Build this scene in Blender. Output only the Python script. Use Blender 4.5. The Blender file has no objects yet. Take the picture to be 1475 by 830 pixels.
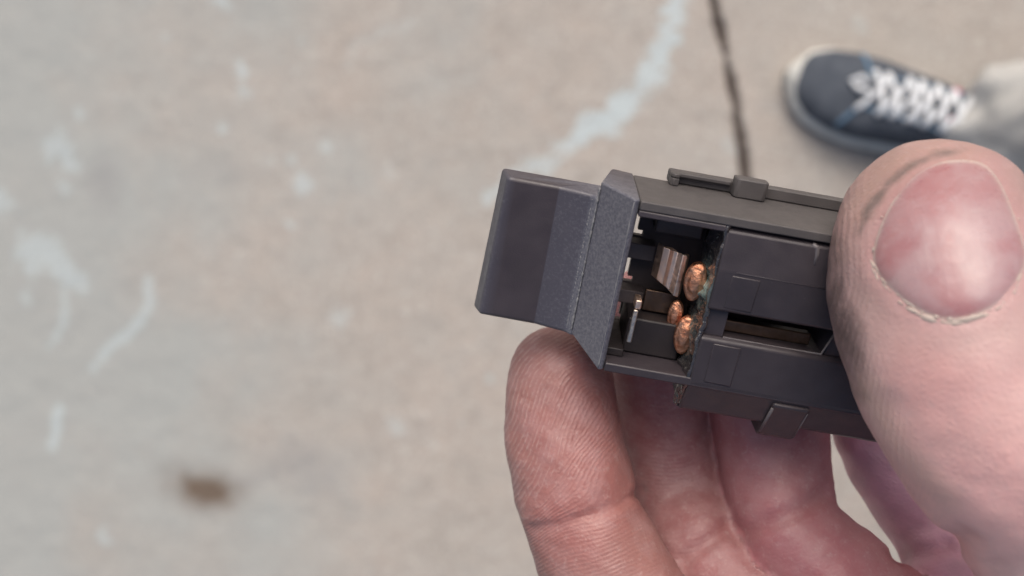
import bpy, bmesh, math, random
import numpy as np
from mathutils import Vector, Matrix, noise as mnoise

# ------------------------------------------------------------------ camera, sky, sun, exposure
SC = bpy.context.scene
COL = SC.collection
H = 1.15                      # lens height above the concrete (m)
K = 1303.0                    # focal length in photo pixels (photo 1475 x 830)
cam_d = bpy.data.cameras.new('camera')
cam = bpy.data.objects.new('camera', cam_d); COL.objects.link(cam)
cam.location = (0, 0, H); cam.rotation_euler = (0, 0, 0)      # looks straight down
cam_d.sensor_width = 36.0
cam_d.lens = 36.0 * K / 1475.0
cam_d.clip_start = 0.005; cam_d.clip_end = 200.0
cam_d.dof.use_dof = True
cam_d.dof.focus_distance = 0.115
cam_d.dof.aperture_fstop = 18.0
SC.camera = cam

SUN_EL, SUN_AZ = math.radians(50), math.radians(358)          # azimuth clockwise from +Y
world = bpy.data.worlds.new('World'); SC.world = world
world.use_nodes = True
wn = world.node_tree
sky = wn.nodes.new('ShaderNodeTexSky'); sky.sky_type = 'NISHITA'; sky.sun_disc = False
sky.sun_elevation = SUN_EL; sky.sun_rotation = SUN_AZ
sky.air_density = 1.0; sky.dust_density = 7.0; sky.ozone_density = 0.6
wn.links.new(sky.outputs[0], wn.nodes['Background'].inputs['Color'])
wn.nodes['Background'].inputs['Strength'].default_value = 0.10
sd = bpy.data.lights.new('sun', 'SUN'); sd.energy = 1.5; sd.angle = math.radians(55); sd.color = (1.0, 0.97, 0.93)
sun = bpy.data.objects.new('sun', sd); COL.objects.link(sun)
dirv = Vector((math.sin(SUN_AZ) * math.cos(SUN_EL), math.cos(SUN_AZ) * math.cos(SUN_EL), math.sin(SUN_EL)))
sun.rotation_euler = dirv.to_track_quat('Z', 'Y').to_euler(); sun.location = (-1, 1, 2)
vs = SC.view_settings
vs.view_transform = 'Standard'; vs.look = 'None'; vs.gamma = 1.0; vs.use_curve_mapping = False
vs.exposure = 0.40
SC.render.engine = 'CYCLES'
SC.cycles.use_denoising = True
random.seed(7)
RNG = np.random.default_rng(5)

# ------------------------------------------------------------------ helpers
def link(o, parent=None):
    COL.objects.link(o)
    if parent is not None: o.parent = parent
    return o
def tag(o, label=None, cat=None, group=None, kind=None):
    if label: o['label'] = label
    if cat: o['category'] = cat
    if group: o['group'] = group
    if kind: o['kind'] = kind
    return o
def empty(name, loc=(0, 0, 0)):
    o = bpy.data.objects.new(name, None); o.location = loc; o.empty_display_size = 0.01
    return link(o)
def mesh_obj(name, verts, faces, mat, parent=None, smooth=False):
    me = bpy.data.meshes.new(name)
    me.from_pydata([tuple(map(float, v)) for v in verts], [], [tuple(map(int, f)) for f in faces]); me.update()
    me.materials.append(mat)
    bm = bmesh.new(); bm.from_mesh(me); bmesh.ops.recalc_face_normals(bm, faces=bm.faces); bm.to_mesh(me); bm.free()
    if smooth: me.polygons.foreach_set('use_smooth', [True] * len(me.polygons))
    return link(bpy.data.objects.new(name, me), parent)
def bevel(o, w, seg=2, angle=30):
    m = o.modifiers.new('bevel', 'BEVEL'); m.width = w; m.segments = seg
    m.limit_method = 'ANGLE'; m.angle_limit = math.radians(angle); m.harden_normals = False
    o.data.polygons.foreach_set('use_smooth', [True] * len(o.data.polygons))
    o.data.set_sharp_from_angle(angle=math.radians(8))
    n = o.modifiers.new('wn', 'WEIGHTED_NORMAL'); n.keep_sharp = True
    return o
def attr(me, name, arr):
    a = me.attributes.new(name, 'FLOAT', 'POINT'); a.data.foreach_set('value', np.ascontiguousarray(arr, np.float32))
def attr_col(me, name, arr):
    a = me.attributes.new(name, 'FLOAT_COLOR', 'POINT')
    c = np.ones((len(arr), 4), np.float32); c[:, :3] = arr; a.data.foreach_set('color', c.ravel())

class NT:
    """small node-material builder"""
    def __init__(s, name, rough=0.5, spec=0.5, col=(.5, .5, .5), metal=0.0):
        s.m = bpy.data.materials.new(name); s.m.use_nodes = True; s.t = s.m.node_tree
        s.b = s.t.nodes['Principled BSDF']
        s.b.inputs['Roughness'].default_value = rough
        s.b.inputs['Specular IOR Level'].default_value = spec
        s.b.inputs['Base Color'].default_value = (*col, 1)
        s.b.inputs['Metallic'].default_value = metal
        s.tc = s.t.nodes.new('ShaderNodeTexCoord')
    def n(s, typ, **kw):
        o = s.t.nodes.new(typ)
        for k, v in kw.items(): setattr(o, k, v)
        return o
    def l(s, a, b): s.t.links.new(a, b)
    def noise(s, scale, detail=4, rough=.55, dist=0, vec=None):
        o = s.n('ShaderNodeTexNoise'); o.inputs['Scale'].default_value = scale
        o.inputs['Detail'].default_value = detail; o.inputs['Roughness'].default_value = rough
        o.inputs['Distortion'].default_value = dist
        s.l(vec or s.tc.outputs['Object'], o.inputs['Vector']); return o.outputs['Fac']
    def voro(s, scale, feature='F1', out='Distance'):
        o = s.n('ShaderNodeTexVoronoi', feature=feature); o.inputs['Scale'].default_value = scale
        s.l(s.tc.outputs['Object'], o.inputs['Vector']); return o.outputs[out]
    def ramp(s, fac, *stops):
        o = s.n('ShaderNodeValToRGB'); e = o.color_ramp.elements
        while len(e) < len(stops): e.new(0.5)
        for i, (p, c) in enumerate(stops):
            e[i].position = p; e[i].color = (*c, 1) if isinstance(c, tuple) else (c, c, c, 1)
        s.l(fac, o.inputs[0]); return o.outputs[0]
    def mix(s, fac, a, b, mode='MIX'):
        o = s.n('ShaderNodeMix', data_type='RGBA', blend_type=mode)
        for v, i in ((fac, 0), (a, 6), (b, 7)):
            if isinstance(v, (int, float)): o.inputs[i].default_value = v
            elif isinstance(v, tuple): o.inputs[i].default_value = (*v, 1)
            else: s.l(v, o.inputs[i])
        return o.outputs[2]
    def math(s, op, a, b=None, c=None):
        o = s.n('ShaderNodeMath', operation=op)
        for i, v in enumerate((a, b, c)):
            if v is None: continue
            if isinstance(v, (int, float)): o.inputs[i].default_value = v
            else: s.l(v, o.inputs[i])
        return o.outputs[0]
    def at(s, name, out='Fac'):
        o = s.n('ShaderNodeAttribute'); o.attribute_name = name; return o.outputs[out]
    def bump(s, h, dist, strength=1.0, prev=None):
        o = s.n('ShaderNodeBump'); o.inputs['Distance'].default_value = dist; o.inputs['Strength'].default_value = strength
        s.l(h, o.inputs['Height'])
        if prev is not None: s.l(prev, o.inputs['Normal'])
        return o.outputs[0]
    def col(s, v): s.l(v, s.b.inputs['Base Color'])
    def rough(s, v): s.l(v, s.b.inputs['Roughness'])
    def norm(s, v): s.l(v, s.b.inputs['Normal'])

def seg_dist(px, py, pts):
    """distance of arrays px,py to a polyline and the parameter (0..1) along it"""
    best = np.full(px.shape, 1e9); par = np.zeros(px.shape); n = len(pts) - 1
    for i in range(n):
        (x0, y0), (x1, y1) = pts[i], pts[i + 1]
        dx, dy = x1 - x0, y1 - y0
        h = np.clip(((px - x0) * dx + (py - y0) * dy) / (dx * dx + dy * dy + 1e-9), 0, 1)
        d = np.hypot(px - x0 - h * dx, py - y0 - h * dy)
        m = d < best; best = np.where(m, d, best); par = np.where(m, (i + h) / n, par)
    return best, par
def vnoise(x, y, seed=0, z=None):
    """cheap smooth value noise on arrays, -1..1"""
    r = np.random.default_rng(seed); tab = r.uniform(-1, 1, 4096)
    z = np.zeros_like(x) if z is None else z
    xi, yi, zi = (np.floor(a).astype(np.int64) for a in (x, y, z))
    fx, fy, fz = x - xi, y - yi, z - zi
    fx, fy, fz = (f * f * (3 - 2 * f) for f in (fx, fy, fz))
    def g(a, b, c): return tab[((a * 73856093) ^ (b * 19349663) ^ (c * 83492791)) & 4095]
    o = 0
    for a in (0, 1):
        for b in (0, 1):
            for c in (0, 1):
                o = o + g(xi + a, yi + b, zi + c) * (fx if a else 1 - fx) * (fy if b else 1 - fy) * (fz if c else 1 - fz)
    return o
def fbm(x, y, seed=0, z=None, oct=4):
    o, a, f = 0, 1.0, 1.0
    for i in range(oct):
        o = o + a * vnoise(x * f, y * f, seed + i, None if z is None else z * f); a *= .5; f *= 2.1
    return o

# ------------------------------------------------------------------ materials
def plastic(name, col=(.043, .036, .042), rough=.44, spec=.45, wear_sheen=None, speck=True):
    m = NT(name, rough, spec)
    n1 = m.noise(260, 4); n2 = m.noise(2600, 3)
    c = m.mix(m.ramp(n1, (.35, 0.), (.7, 1.)), col, tuple(min(1, v * 1.22 + .002) for v in col))
    if speck:
        dust = m.ramp(m.noise(1500, 5, .7), (.68, 0.), (.76, 1.))
        c = m.mix(m.math('MULTIPLY', dust, .30), c, (.22, .20, .19))
    if wear_sheen:
        w = m.at('wear_sheen')
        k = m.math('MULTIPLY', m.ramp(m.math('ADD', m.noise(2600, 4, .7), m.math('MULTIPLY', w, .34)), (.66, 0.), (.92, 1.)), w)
        c = m.mix(m.math('MULTIPLY', w, .9), c, (.088, .091, .120))  # bluish grey serves both wear and painted sky reflection
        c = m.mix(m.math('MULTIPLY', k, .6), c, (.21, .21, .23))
    m.col(c)
    m.rough(m.ramp(m.noise(500, 5, .6), (.3, rough - .1), (.75, rough + .14)))
    b = m.bump(m.noise(5200, 2), .00003, .5); b = m.bump(n1, .00012, .35, b); m.norm(b)
    return m.m
M_PL = plastic('black_plastic')
M_PLW = plastic('worn_black_plastic', (.041, .033, .038), .38, .5, wear_sheen=True)
M_PL2 = plastic('insert_plastic', (.035, .0290, .034), .40)
M_WALL = plastic('matt_side_plastic', (.062, .056, .056), .58, .5)
M_DK = plastic('shaded_inner_plastic', (.020, .016, .017), .5, .35)  # colour darkened so lit cavity faces read as shaded
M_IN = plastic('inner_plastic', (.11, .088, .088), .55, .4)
def metal_mat(name, c0, c1, rough, tarnish, streak, bmp=.3):
    m = NT(name, rough, .5, metal=1.0)
    mp = m.n('ShaderNodeMapping'); mp.inputs['Scale'].default_value = streak
    m.l(m.tc.outputs['Object'], mp.inputs['Vector'])
    s = m.noise(1.0, 4, .6, .3, mp.outputs[0])
    c = m.mix(m.ramp(s, (.35, 0.), (.65, 1.)), c0, c1)
    t = m.ramp(m.noise(900, 4, .65), (.45, 0.), (.66, 1.))
    c = m.mix(m.math('MULTIPLY', t, tarnish), c, (.06, .032, .022)); m.col(c)
    m.rough(m.ramp(m.noise(1500, 3), (.3, rough - .12), (.7, rough + .15)))
    m.norm(m.bump(m.noise(1100, 3), .0004, bmp, m.bump(s, .0002, bmp))); return m.m
M_COPPER = metal_mat('copper', (.60, .25, .14), (.78, .42, .27), .48, .35, (900, 900, 900), .55)
M_ARM = metal_mat('brushed_copper_alloy', (.72, .50, .38), (.84, .64, .52), .46, .06, (1300, 40, 200), .06)
M_BRASS = metal_mat('dull_brass', (.13, .085, .06), (.18, .12, .09), .50, .25, (300, 300, 300), .06)
M_PIN = metal_mat('tinned_metal', (.60, .50, .42), (.78, .70, .62), .40, .3, (900, 900, 900))
def goo_mat():
    m = NT('melted_plastic', .13, .7)
    n = m.noise(700, 5, .65)
    c = m.mix(m.ramp(n, (.48, 0.), (.68, 1.)), (.028, .024, .026), (.052, .044, .040))
    c = m.mix(m.ramp(m.noise(1300, 4, .7), (.63, 0.), (.69, 1.)), c, (.42, .41, .38))
    g = m.at('green'); c = m.mix(m.math('MULTIPLY', g, m.ramp(m.noise(1400, 4, .7), (.28, 0.), (.46, 1.))), c, (.27, .42, .39))
    m.col(c); m.rough(m.ramp(m.noise(1100, 4), (.40, .05), (.75, .30)))
    m.norm(m.bump(m.noise(620, 3, .5), .0008, .6)); m.b.inputs['Coat Weight'].default_value = .8; m.b.inputs['Coat Roughness'].default_value = .06; return m.m
M_GOO = goo_mat()

# ------------------------------------------------------------------ the ground: one concrete sheet
def px2g(x, y, d=H): return (x - 737.5) / K * d, -(y - 415) / K * d
def build_ground():
    dx = np.arange(-.80, .8001, .0032); dy = np.arange(-.50, .5001, .0032)
    far = np.array([.9, 1.2, 2, 4, 10, 40.])
    xs = np.concatenate([-far[::-1], dx, far]); ys = np.concatenate([-far[::-1], dy, far])
    X, Y = np.meshgrid(xs, ys, indexing='ij'); nx, ny = X.shape
    # work in photo-pixel units of ground (1 unit = 0.88 mm)
    x = X / H * K + 737.5; y = -Y / H * K + 415
    rag = fbm(x / 14, y / 14, 11) ; rag2 = fbm(x / 5, y / 5, 23)
    paint = np.zeros_like(x)
    def stroke(pts, w0, w1, amt, ragged=.6, soft=.6):
        nonlocal paint
        d, t = seg_dist(x, y, pts); w = w0 + (w1 - w0) * t
        e = d / w + ragged * rag * .7 + .35 * ragged * rag2
        v = np.clip((1.1 - e) / soft, 0, 1) * amt * .9
        paint = np.maximum(paint, v)
    stroke([(985, -90), (972, 0), (962, 60), (940, 105), (905, 145)], 14, 20, .95, .85)
    stroke([(905, 145), (880, 168), (850, 185), (833, 198)], 22, 18, 1., 1.0)
    stroke([(835, 195), (800, 220), (752, 250), (700, 290)], 13, 7, .7, 1.2)
    stroke([(835, 200), (805, 232), (785, 252)], 7, 5, .7, .9)
    for (a, b, w, k) in [(345, 95, 11, .7), (352, 105, 8, .7), (353, 130, 7, .5), (318, 186, 7, .6), (430, 268, 16, .6), (422, 236, 9, .4),
                         (417, 324, 9, .7), (320, 3, 12, .7), (392, 231, 6, .4), (470, 216, 8, .45), (490, 460, 14, .4), (150, 775, 12, .5),
                         (115, 165, 7, .5), (170, 138, 6, .35), (85, 220, 20, .55), (110, 238, 14, .45), (5, 292, 18, .5), (90, 272, 10, .4),
                         (60, 362, 30, .55), (85, 385, 34, .6), (110, 400, 20, .5), (45, 380, 20, .5), (38, 432, 10, .4), (570, 615, 12, .35), (705, 545, 7, .5),
                         (432, 57, 6, .4), (240, 57, 7, .3), (620, 640, 10, .3), (1240, 40, 12, .25), (630, 120, 8, .25), (560, 250, 10, .2), (1050, 210, 12, .3)]:
        stroke([(a - w * .3, b - w * .25), (a + w * .3, b + w * .25)], w, w * .8, k, 1.0, .6)
    stroke([(90, 400), (96, 445), (90, 470), (70, 500)], 9, 6, .5, .7)
    stroke([(214, 405), (212, 445), (190, 475), (160, 497), (135, 530)], 10, 7, .6, .6)
    stroke([(84, 590), (80, 620), (74, 645)], 9, 9, .7, .4)
    stroke([(600, 30), (520, 60), (500, 95)], 9, 7, .2, 1.2, .7)
    def blob(cx, cy, rx, ry, rot=0, rg=.4):
        c, s = math.cos(math.radians(rot)), math.sin(math.radians(rot))
        u = ((x - cx) * c + (y - cy) * s) / rx; v = (-(x - cx) * s + (y - cy) * c) / ry
        return np.clip(1.25 - np.hypot(u, v) - rg * rag * .6, 0, 1)
    brown = np.clip(blob(295, 706, 84, 46, 14, .15) ** 2.6 * .95, 0, 1)
    grey = np.maximum.reduce([blob(440, 672, 72, 38, 20) * .9, blob(150, 262, 28, 52) * .8, blob(375, 690, 60, 20, -10) * .6,
                              blob(450, 430, 30, 14) * .25, blob(320, 245, 60, 24) * .35, blob(1110, 150, 24, 10) * .5, blob(215, 290, 14, 10) * .3])
    jd, jt = seg_dist(x, y, [(1000, -700), (1012, -80), (1028, 0), (1046, 80), (1060, 150), (1072, 230), (1082, 320), (1110, 700), (1150, 1400)])
    jd = np.abs(jd + 1.6 * fbm(x / 17, y / 17, 43) + 1.2 * vnoise(x / 6, y / 6, 47))
    jw = 5.6 + 1.8 * fbm(x / 40, y / 40, 41)
    joint = np.clip((jw * 1.5 - jd) / (jw * .8), 0, 1)
    Z = -0.009 * np.clip((jw * 1.25 - jd) / (jw * .7), 0, 1) + .0006 * fbm(x / 30, y / 30, 3) * (np.abs(X) < .8) * (np.abs(Y) < .5)
    lens_tint = np.clip((640 - x) / 520 + .4 * fbm(x / 130, y / 130, 77), 0, 1) * .7  # cool cast of the lens put into the slab colour, stronger leftwards
    idx = np.arange(nx * ny).reshape(nx, ny)
    F = np.stack([idx[:-1, :-1], idx[1:, :-1], idx[1:, 1:], idx[:-1, 1:]], -1).reshape(-1, 4)
    me = bpy.data.meshes.new('ground')
    V = np.stack([X, Y, Z], -1).reshape(-1, 3)
    me.vertices.add(len(V)); me.vertices.foreach_set('co', V.astype(np.float32).ravel())
    me.loops.add(F.size); me.loops.foreach_set('vertex_index', F.ravel().astype(np.int32))
    me.polygons.add(len(F)); me.polygons.foreach_set('loop_start', np.arange(0, F.size, 4, dtype=np.int32))
    me.update(); me.validate()
    me.polygons.foreach_set('use_smooth', [True] * len(me.polygons))
    for nm, a in (('paint', paint), ('brown', brown), ('grey', grey), ('joint', joint), ('lens_tint', lens_tint)): attr(me, nm, a.ravel())
    m = NT('concrete', .85, .25)
    big = m.noise(3.2, 4, .6); mid = m.noise(26, 5, .65); fine = m.noise(190, 4, .7); ag = m.noise(85, 3, .6)
    c = m.mix(m.ramp(big, (.38, 0.), (.62, 1.)), (.345, .318, .288), (.385, .340, .303))
    c = m.mix(m.ramp(m.noise(9, 4, .6), (.40, 0.), (.66, 1.)), c, (.37, .345, .316))
    c = m.mix(m.math('MULTIPLY', m.ramp(mid, (.35, 1.), (.50, 0.)), .45), c, (.285, .260, .235))
    c = m.mix(m.math('MULTIPLY', m.ramp(ag, (.56, 0.), (.68, 1.)), .55), c, (.46, .445, .42))
    c = m.mix(m.math('MULTIPLY', m.ramp(fine, (.36, 1.), (.47, 0.)), .75), c, (.23, .21, .19))
    c = m.mix(m.math('MULTIPLY', m.ramp(m.noise(150, 3, .6), (.60, 0.), (.68, 1.)), .6), c, (.52, .50, .47))
    c = m.mix(m.at('lens_tint'), c, (.315, .342, .338))
    c = m.mix(m.math('MULTIPLY', m.at('grey'), .55), c, (.25, .25, .25))
    c = m.mix(m.math('MULTIPLY', m.at('paint'), m.ramp(fine, (.30, .55), (.55, 1.))), c, (.44, .51, .53))
    c = m.mix(m.at('brown'), c, (.13, .095, .07))
    c = m.mix(m.at('joint'), c, (.07, .055, .048))
    m.col(c); m.norm(m.bump(fine, .0012, .5, m.bump(ag, .002, .4)))
    me.materials.append(m.m)
    o = link(bpy.data.objects.new('ground', me))
    return tag(o, 'mottled grey concrete slab with flaked paint marks and a dark joint', 'ground', kind='structure')
ground = build_ground()

# ------------------------------------------------------------------ the switch: local frame u (along), v (down), w (towards lens), in mm
def ray(x, y): return np.array([(x - 737.5) / K, -(y - 415) / K, -1.0])
th, aa = math.radians(-10), math.radians(20)
RZ = np.array([[math.cos(th), -math.sin(th), 0], [math.sin(th), math.cos(th), 0], [0, 0, 1]])
RX = np.array([[1, 0, 0], [0, math.cos(aa), -math.sin(aa)], [0, math.sin(aa), math.cos(aa)]])
SR = RZ @ RX
SO = ray(915, 288) * 0.106 + np.array([0, 0, H])
switch = empty('rocker_switch')
switch.matrix_world = Matrix([[*SR[0], SO[0]], [*SR[1], SO[1]], [*SR[2], SO[2]], [0, 0, 0, 1]])
tag(switch, 'black plastic rocker switch with exposed copper contacts and melted edge, held between thumb and fingers', 'switch')
def P(u, v, w): return (u * .001, -v * .001, w * .001)
def prism(name, prof, axis, a, b, mat, parent=None, bev=.25, seg=2, taper=None):
    """extrude a 2-D profile; axis 'v': profile (u,w); axis 'u': profile (v,w); axis 'w': profile (u,v)"""
    vs_, n = [], len(prof)
    for k, t in enumerate((a, b)):
        for i, (p, q) in enumerate(prof):
            tt = t + (taper[k][i] if taper else 0)
            vs_.append(P(p, tt, q) if axis == 'v' else P(tt, p, q) if axis == 'u' else P(p, q, tt))
    fs = [list(range(n)), list(range(n, 2 * n))] + [[i, (i + 1) % n, n + (i + 1) % n, n + i] for i in range(n)]
    o = mesh_obj(name, vs_, fs, mat, parent if parent is not None else switch)
    if bev: bevel(o, bev * .001, seg)
    return o
def box(name, u, v, w, mat, parent=None, bev=.2, seg=2):
    return prism(name, [(u[0], v[0]), (u[1], v[0]), (u[1], v[1]), (u[0], v[1])], 'w', w[0], w[1], mat, parent, bev, seg)
def plate(name, uc, vc, hole, w0, w1, mat, parent=None):
    nu, nv = len(uc) - 1, len(vc) - 1
    sol = np.array([[not hole((uc[i] + uc[i + 1]) / 2, (vc[j] + vc[j + 1]) / 2) for j in range(nv)] for i in range(nu)])
    vs_ = [P(u, v, w) for w in (w0, w1) for u in uc for v in vc]
    id_ = lambda i, j, k: k * (nu + 1) * (nv + 1) + i * (nv + 1) + j
    fs = []
    S = lambda i, j: 0 <= i < nu and 0 <= j < nv and sol[i, j]
    for i in range(nu):
        for j in range(nv):
            if not sol[i, j]: continue
            for k in (0, 1): fs.append([id_(i, j, k), id_(i + 1, j, k), id_(i + 1, j + 1, k), id_(i, j + 1, k)])
            for (di, dj, a, b) in ((-1, 0, (i, j), (i, j + 1)), (1, 0, (i + 1, j), (i + 1, j + 1)), (0, -1, (i, j), (i + 1, j)), (0, 1, (i, j + 1), (i + 1, j + 1))):
                if not S(i + di, j + dj): fs.append([id_(*a, 0), id_(*b, 0), id_(*b, 1), id_(*a, 1)])
    return mesh_obj(name, vs_, fs, mat, parent if parent is not None else switch)

def tube(name, pts, r, mat, parent, seg=8, rn=0.0, closed=False, smooth=True, flat=None):
    pts = np.array(pts, float); n = len(pts); V, F = [], []
    for i in range(n):
        t = pts[min(i + 1, n - 1)] - pts[max(i - 1, 0)]; t /= np.linalg.norm(t) + 1e-12
        ref = np.array([0, 0, 1.]) if abs(t[2]) < .9 else np.array([1., 0, 0])
        a = np.cross(ref, t); a /= np.linalg.norm(a); b = np.cross(t, a)
        rr = (r[i] if hasattr(r, '__len__') else r) * (1 + rn * random.uniform(-1, 1))
        for k in range(seg):
            g = 2 * math.pi * k / seg
            V.append(pts[i] + rr * (math.cos(g) * a + (flat or 1.0) * math.sin(g) * b))
    for i in range(n - 1):
        for k in range(seg): F.append([i * seg + k, i * seg + (k + 1) % seg, (i + 1) * seg + (k + 1) % seg, (i + 1) * seg + k])
    F += [list(range(seg)), [(n - 1) * seg + k for k in range(seg)]]
    return mesh_obj(name, V, F, mat, parent, smooth)
UE = 40.0                                                       # right end, under the thumb
# -- paddle: flat key, sweeping up concavely into the end flange
pp = [(-16.4, -10.2), (-15.35, -7.04), (-14.2, -6.99), (-12.0, -6.95), (-10.2, -6.93), (-8.85, -6.905), (-8.7, -6.9)]
for t in np.linspace(.2, 1, 5): pp.append((-8.7 + 3.7 * t, -6.9 + .95 * t))
pp += [(-4.55, -5.72), (-4.15, -5.35), (-3.72, -4.95), (-3.0, -5.6), (-3.0, -10.0), (-9.0, -10.1)]
np_ = len(pp)
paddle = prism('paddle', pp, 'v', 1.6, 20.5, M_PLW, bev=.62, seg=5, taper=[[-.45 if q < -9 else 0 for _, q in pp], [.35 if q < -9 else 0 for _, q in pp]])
for vt in paddle.data.vertices:
    if vt.co.x < -.0150 and vt.co.y < -.015: vt.co.x -= .0008
for e in paddle.data.edges:                                     # soften the sweep, keep the break where the flat key ends
    a_, b_ = (paddle.data.vertices[i].co * 1000 for i in e.vertices)
    if abs(a_.x - b_.x) < .01 and -8.4 < a_.x < -3.8 and a_.z > -6.8 and abs(a_.y - b_.y) > 1: e.use_edge_sharp = False
attr(paddle.data, 'wear_sheen', np.interp(np.array([p for p, _ in pp] * 2), [-17, -16, -15.4, -15.0, -14.6, -8.8, -8.7, -5.0, -4.2, -3.5], [.2, .3, .5, .3, .0, .0, .42, .52, .95, .9]))  # bevel and sweep: sky reflection put into colour; root: real scuffing
tag(paddle, 'smooth flat switch paddle with scuffed root')
# -- end flange: sloping frame end
fl_prof = [(0.02, 0), (0.7, -.5), (0.7, -14), (-1.9, -14.2), (-2.35, -13.6), (-3.85, -5.3), (-3.7, -4.8)]
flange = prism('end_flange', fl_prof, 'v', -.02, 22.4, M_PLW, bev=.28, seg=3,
               taper=[[0, 0, -.15, -.3, -.3, -.3, -.3], [0, 0, -1.5, -2.4, -2.4, -2.4, -2.2]])
co = np.array([v.co[:] for v in flange.data.vertices]) * 1000
attr(flange.data, 'wear_sheen', np.where(co[:, 2] > -6, .8, .15))
M_SCUFF = plastic('scuffed_plastic', (.17, .17, .18), .6, .4)
tube('worn_ridge', [P(-3.93 + random.uniform(-.03, .03), v, -4.98) for v in np.linspace(.5, 19.6, 90)], .00010, M_SCUFF, flange, rn=.7)
tube('worn_ridge', [P(-4.5 + random.uniform(-.04, .04), v, -5.73) for v in np.linspace(2.2, 20.0, 110)], .00007, M_SCUFF, paddle, rn=.9)
tube('worn_ridge', [P(-.04, v, -.07) for v in np.linspace(.3, 21.9, 40)], .00007, M_SCUFF, flange, rn=.6)
# -- walls
box('side_wall', (.72, UE), (0, 1.15), (-14, -.02), M_WALL, bev=.16)
box('side_wall', (.72, UE), (21.15, 22.35), (-14, -.05), M_PL2, bev=.18)
box('rim', (.75, 11.2), (1.18, 1.95), (-1.6, -.03), M_PL, bev=.15)
box('end_wall', (UE, UE + 1.2), (0, 22.3), (-14, -.1), M_PL)
def hole(u, v):
    for (a, b) in ((4.45, 7.7), (10.6, 14.3), (16.8, 20.0)):
        if 2.0 < u < 2.75 and a < v < b: return True
        if 2.0 < u < 3.5 and b - .75 < v < b: return True
    return 24.5 < u < 33 and 8.2 < v < 12.8
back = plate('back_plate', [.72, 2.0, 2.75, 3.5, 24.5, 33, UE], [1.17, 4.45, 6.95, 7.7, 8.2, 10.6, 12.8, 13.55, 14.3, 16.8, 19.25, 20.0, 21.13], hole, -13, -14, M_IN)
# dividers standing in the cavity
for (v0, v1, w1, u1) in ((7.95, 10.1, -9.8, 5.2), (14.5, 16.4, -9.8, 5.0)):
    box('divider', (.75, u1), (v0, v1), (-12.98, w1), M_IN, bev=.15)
box('divider', (2.9, 10.2), (16.2, 21.1), (-12.98, -4.4), M_DK, bev=.3)  # block added to keep the lower cavity dark, shade in its colour
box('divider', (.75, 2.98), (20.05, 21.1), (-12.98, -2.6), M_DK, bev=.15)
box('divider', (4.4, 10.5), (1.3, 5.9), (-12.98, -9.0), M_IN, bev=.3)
# -- latch rail on the side wall
rail = box('latch_rail', (5.2, UE), (-1.6, -.02), (-15.0, -13.2), M_WALL, bev=.2)
prism('rail_lip', [(5.25, -13.15), (5.25, -11.7), (5.7, -11.3), (6.4, -11.5), (6.4, -12.3), (13.2, -12.5), (13.2, -13.15)], 'v', -1.62, -1.05, M_WALL, rail, bev=.15)
prism('rail_lip', [(5.25, -13.15), (5.25, -11.7), (5.7, -11.3), (6.4, -11.5), (6.4, -13.15)], 'v', -1.02, -.03, M_WALL, rail, bev=.12)
prism('latch_tab', [(13.4, -13.15), (13.4, -11.2), (13.8, -10.8), (17.3, -10.8), (17.7, -11.2), (17.7, -13.15)], 'v', -2.55, -.03, M_WALL, rail, bev=.2)
prism('ramp', [(24.6, -2.4), (27.5, -2.4), (27.5, -5.6)], 'v', -.75, .0, M_WALL, bev=.1)
# -- connector insert
insert = prism('connector_insert', [(1.35, -.9), (1.75, -.05), (6.3, .55), (6.7, .55), (11.6, .2), (11.9, -.5), (11.9, -9), (1.35, -9)], 'u', 11.4, UE - .1, M_PL2, bev=.22)
prism('insert_lower_bar', [(15.3, -9), (15.3, -.4), (15.6, .15), (21.6, .05), (22.2, -.1), (26.2, -1.9), (26.8, -2.7), (26.8, -11), (22.45, -11), (22.45, -9)], 'u', 11.5, UE + 1, M_PL2, insert, bev=.3, seg=3)
box('insert_web', (11.45, 14.3), (11.85, 15.35), (-8.8, -.75), M_PL2, insert, bev=.12)
prism('insert_web', [(27.6, 11.85), (UE - .2, 11.85), (UE - .2, 15.35), (26.9, 15.35)], 'w', -8.8, -.75, M_PL2, insert, bev=.12)
# slightly tilted plates added to the insert to catch a sky reflection
for (v0, v1, wa, wb) in ((6.9, 11.2, .68, .30), (16.0, 21.3, .34, .22)):
    vs_ = [P(13.2, v0, wa - .04), P(16.6, v0, wa + .05), P(16.6, v1, wb + .05), P(13.2, v1, wb - .04)]
    vs_ += [P(13.2, v0, -.9), P(16.6, v0, -.9), P(16.6, v1, -.9), P(13.2, v1, -.9)]
    bevel(mesh_obj('sheen_plate', vs_, [[0, 1, 2, 3], [4, 5, 6, 7], [0, 1, 5, 4], [1, 2, 6, 5], [2, 3, 7, 6], [3, 0, 4, 7]], M_PL2, insert), .00012)
# thin raised hook line and slot rim
M_EDGE = plastic('scuff_highlight_plastic', (.095, .085, .090), .42, .5)
tube('rib', [P(21.6, 1.7, -.38), P(22.25, 1.95, -.27), P(22.4, 2.8, -.17), P(22.35, 4.0, -.05)], .00036, M_EDGE, insert, rn=.12)
tube('rib', [P(13.6, 6.5, .52), P(19, 6.5, .56), P(26, 6.5, .54)], .00006, M_PL, insert, rn=.6)
tube('slot_rim', [P(14.3, 15.3, -.62), P(20, 15.3, -.65), P(26.6, 15.3, -.65), P(27.6, 11.9, -.65)], .00013, M_EDGE, insert, rn=.5)
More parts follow.
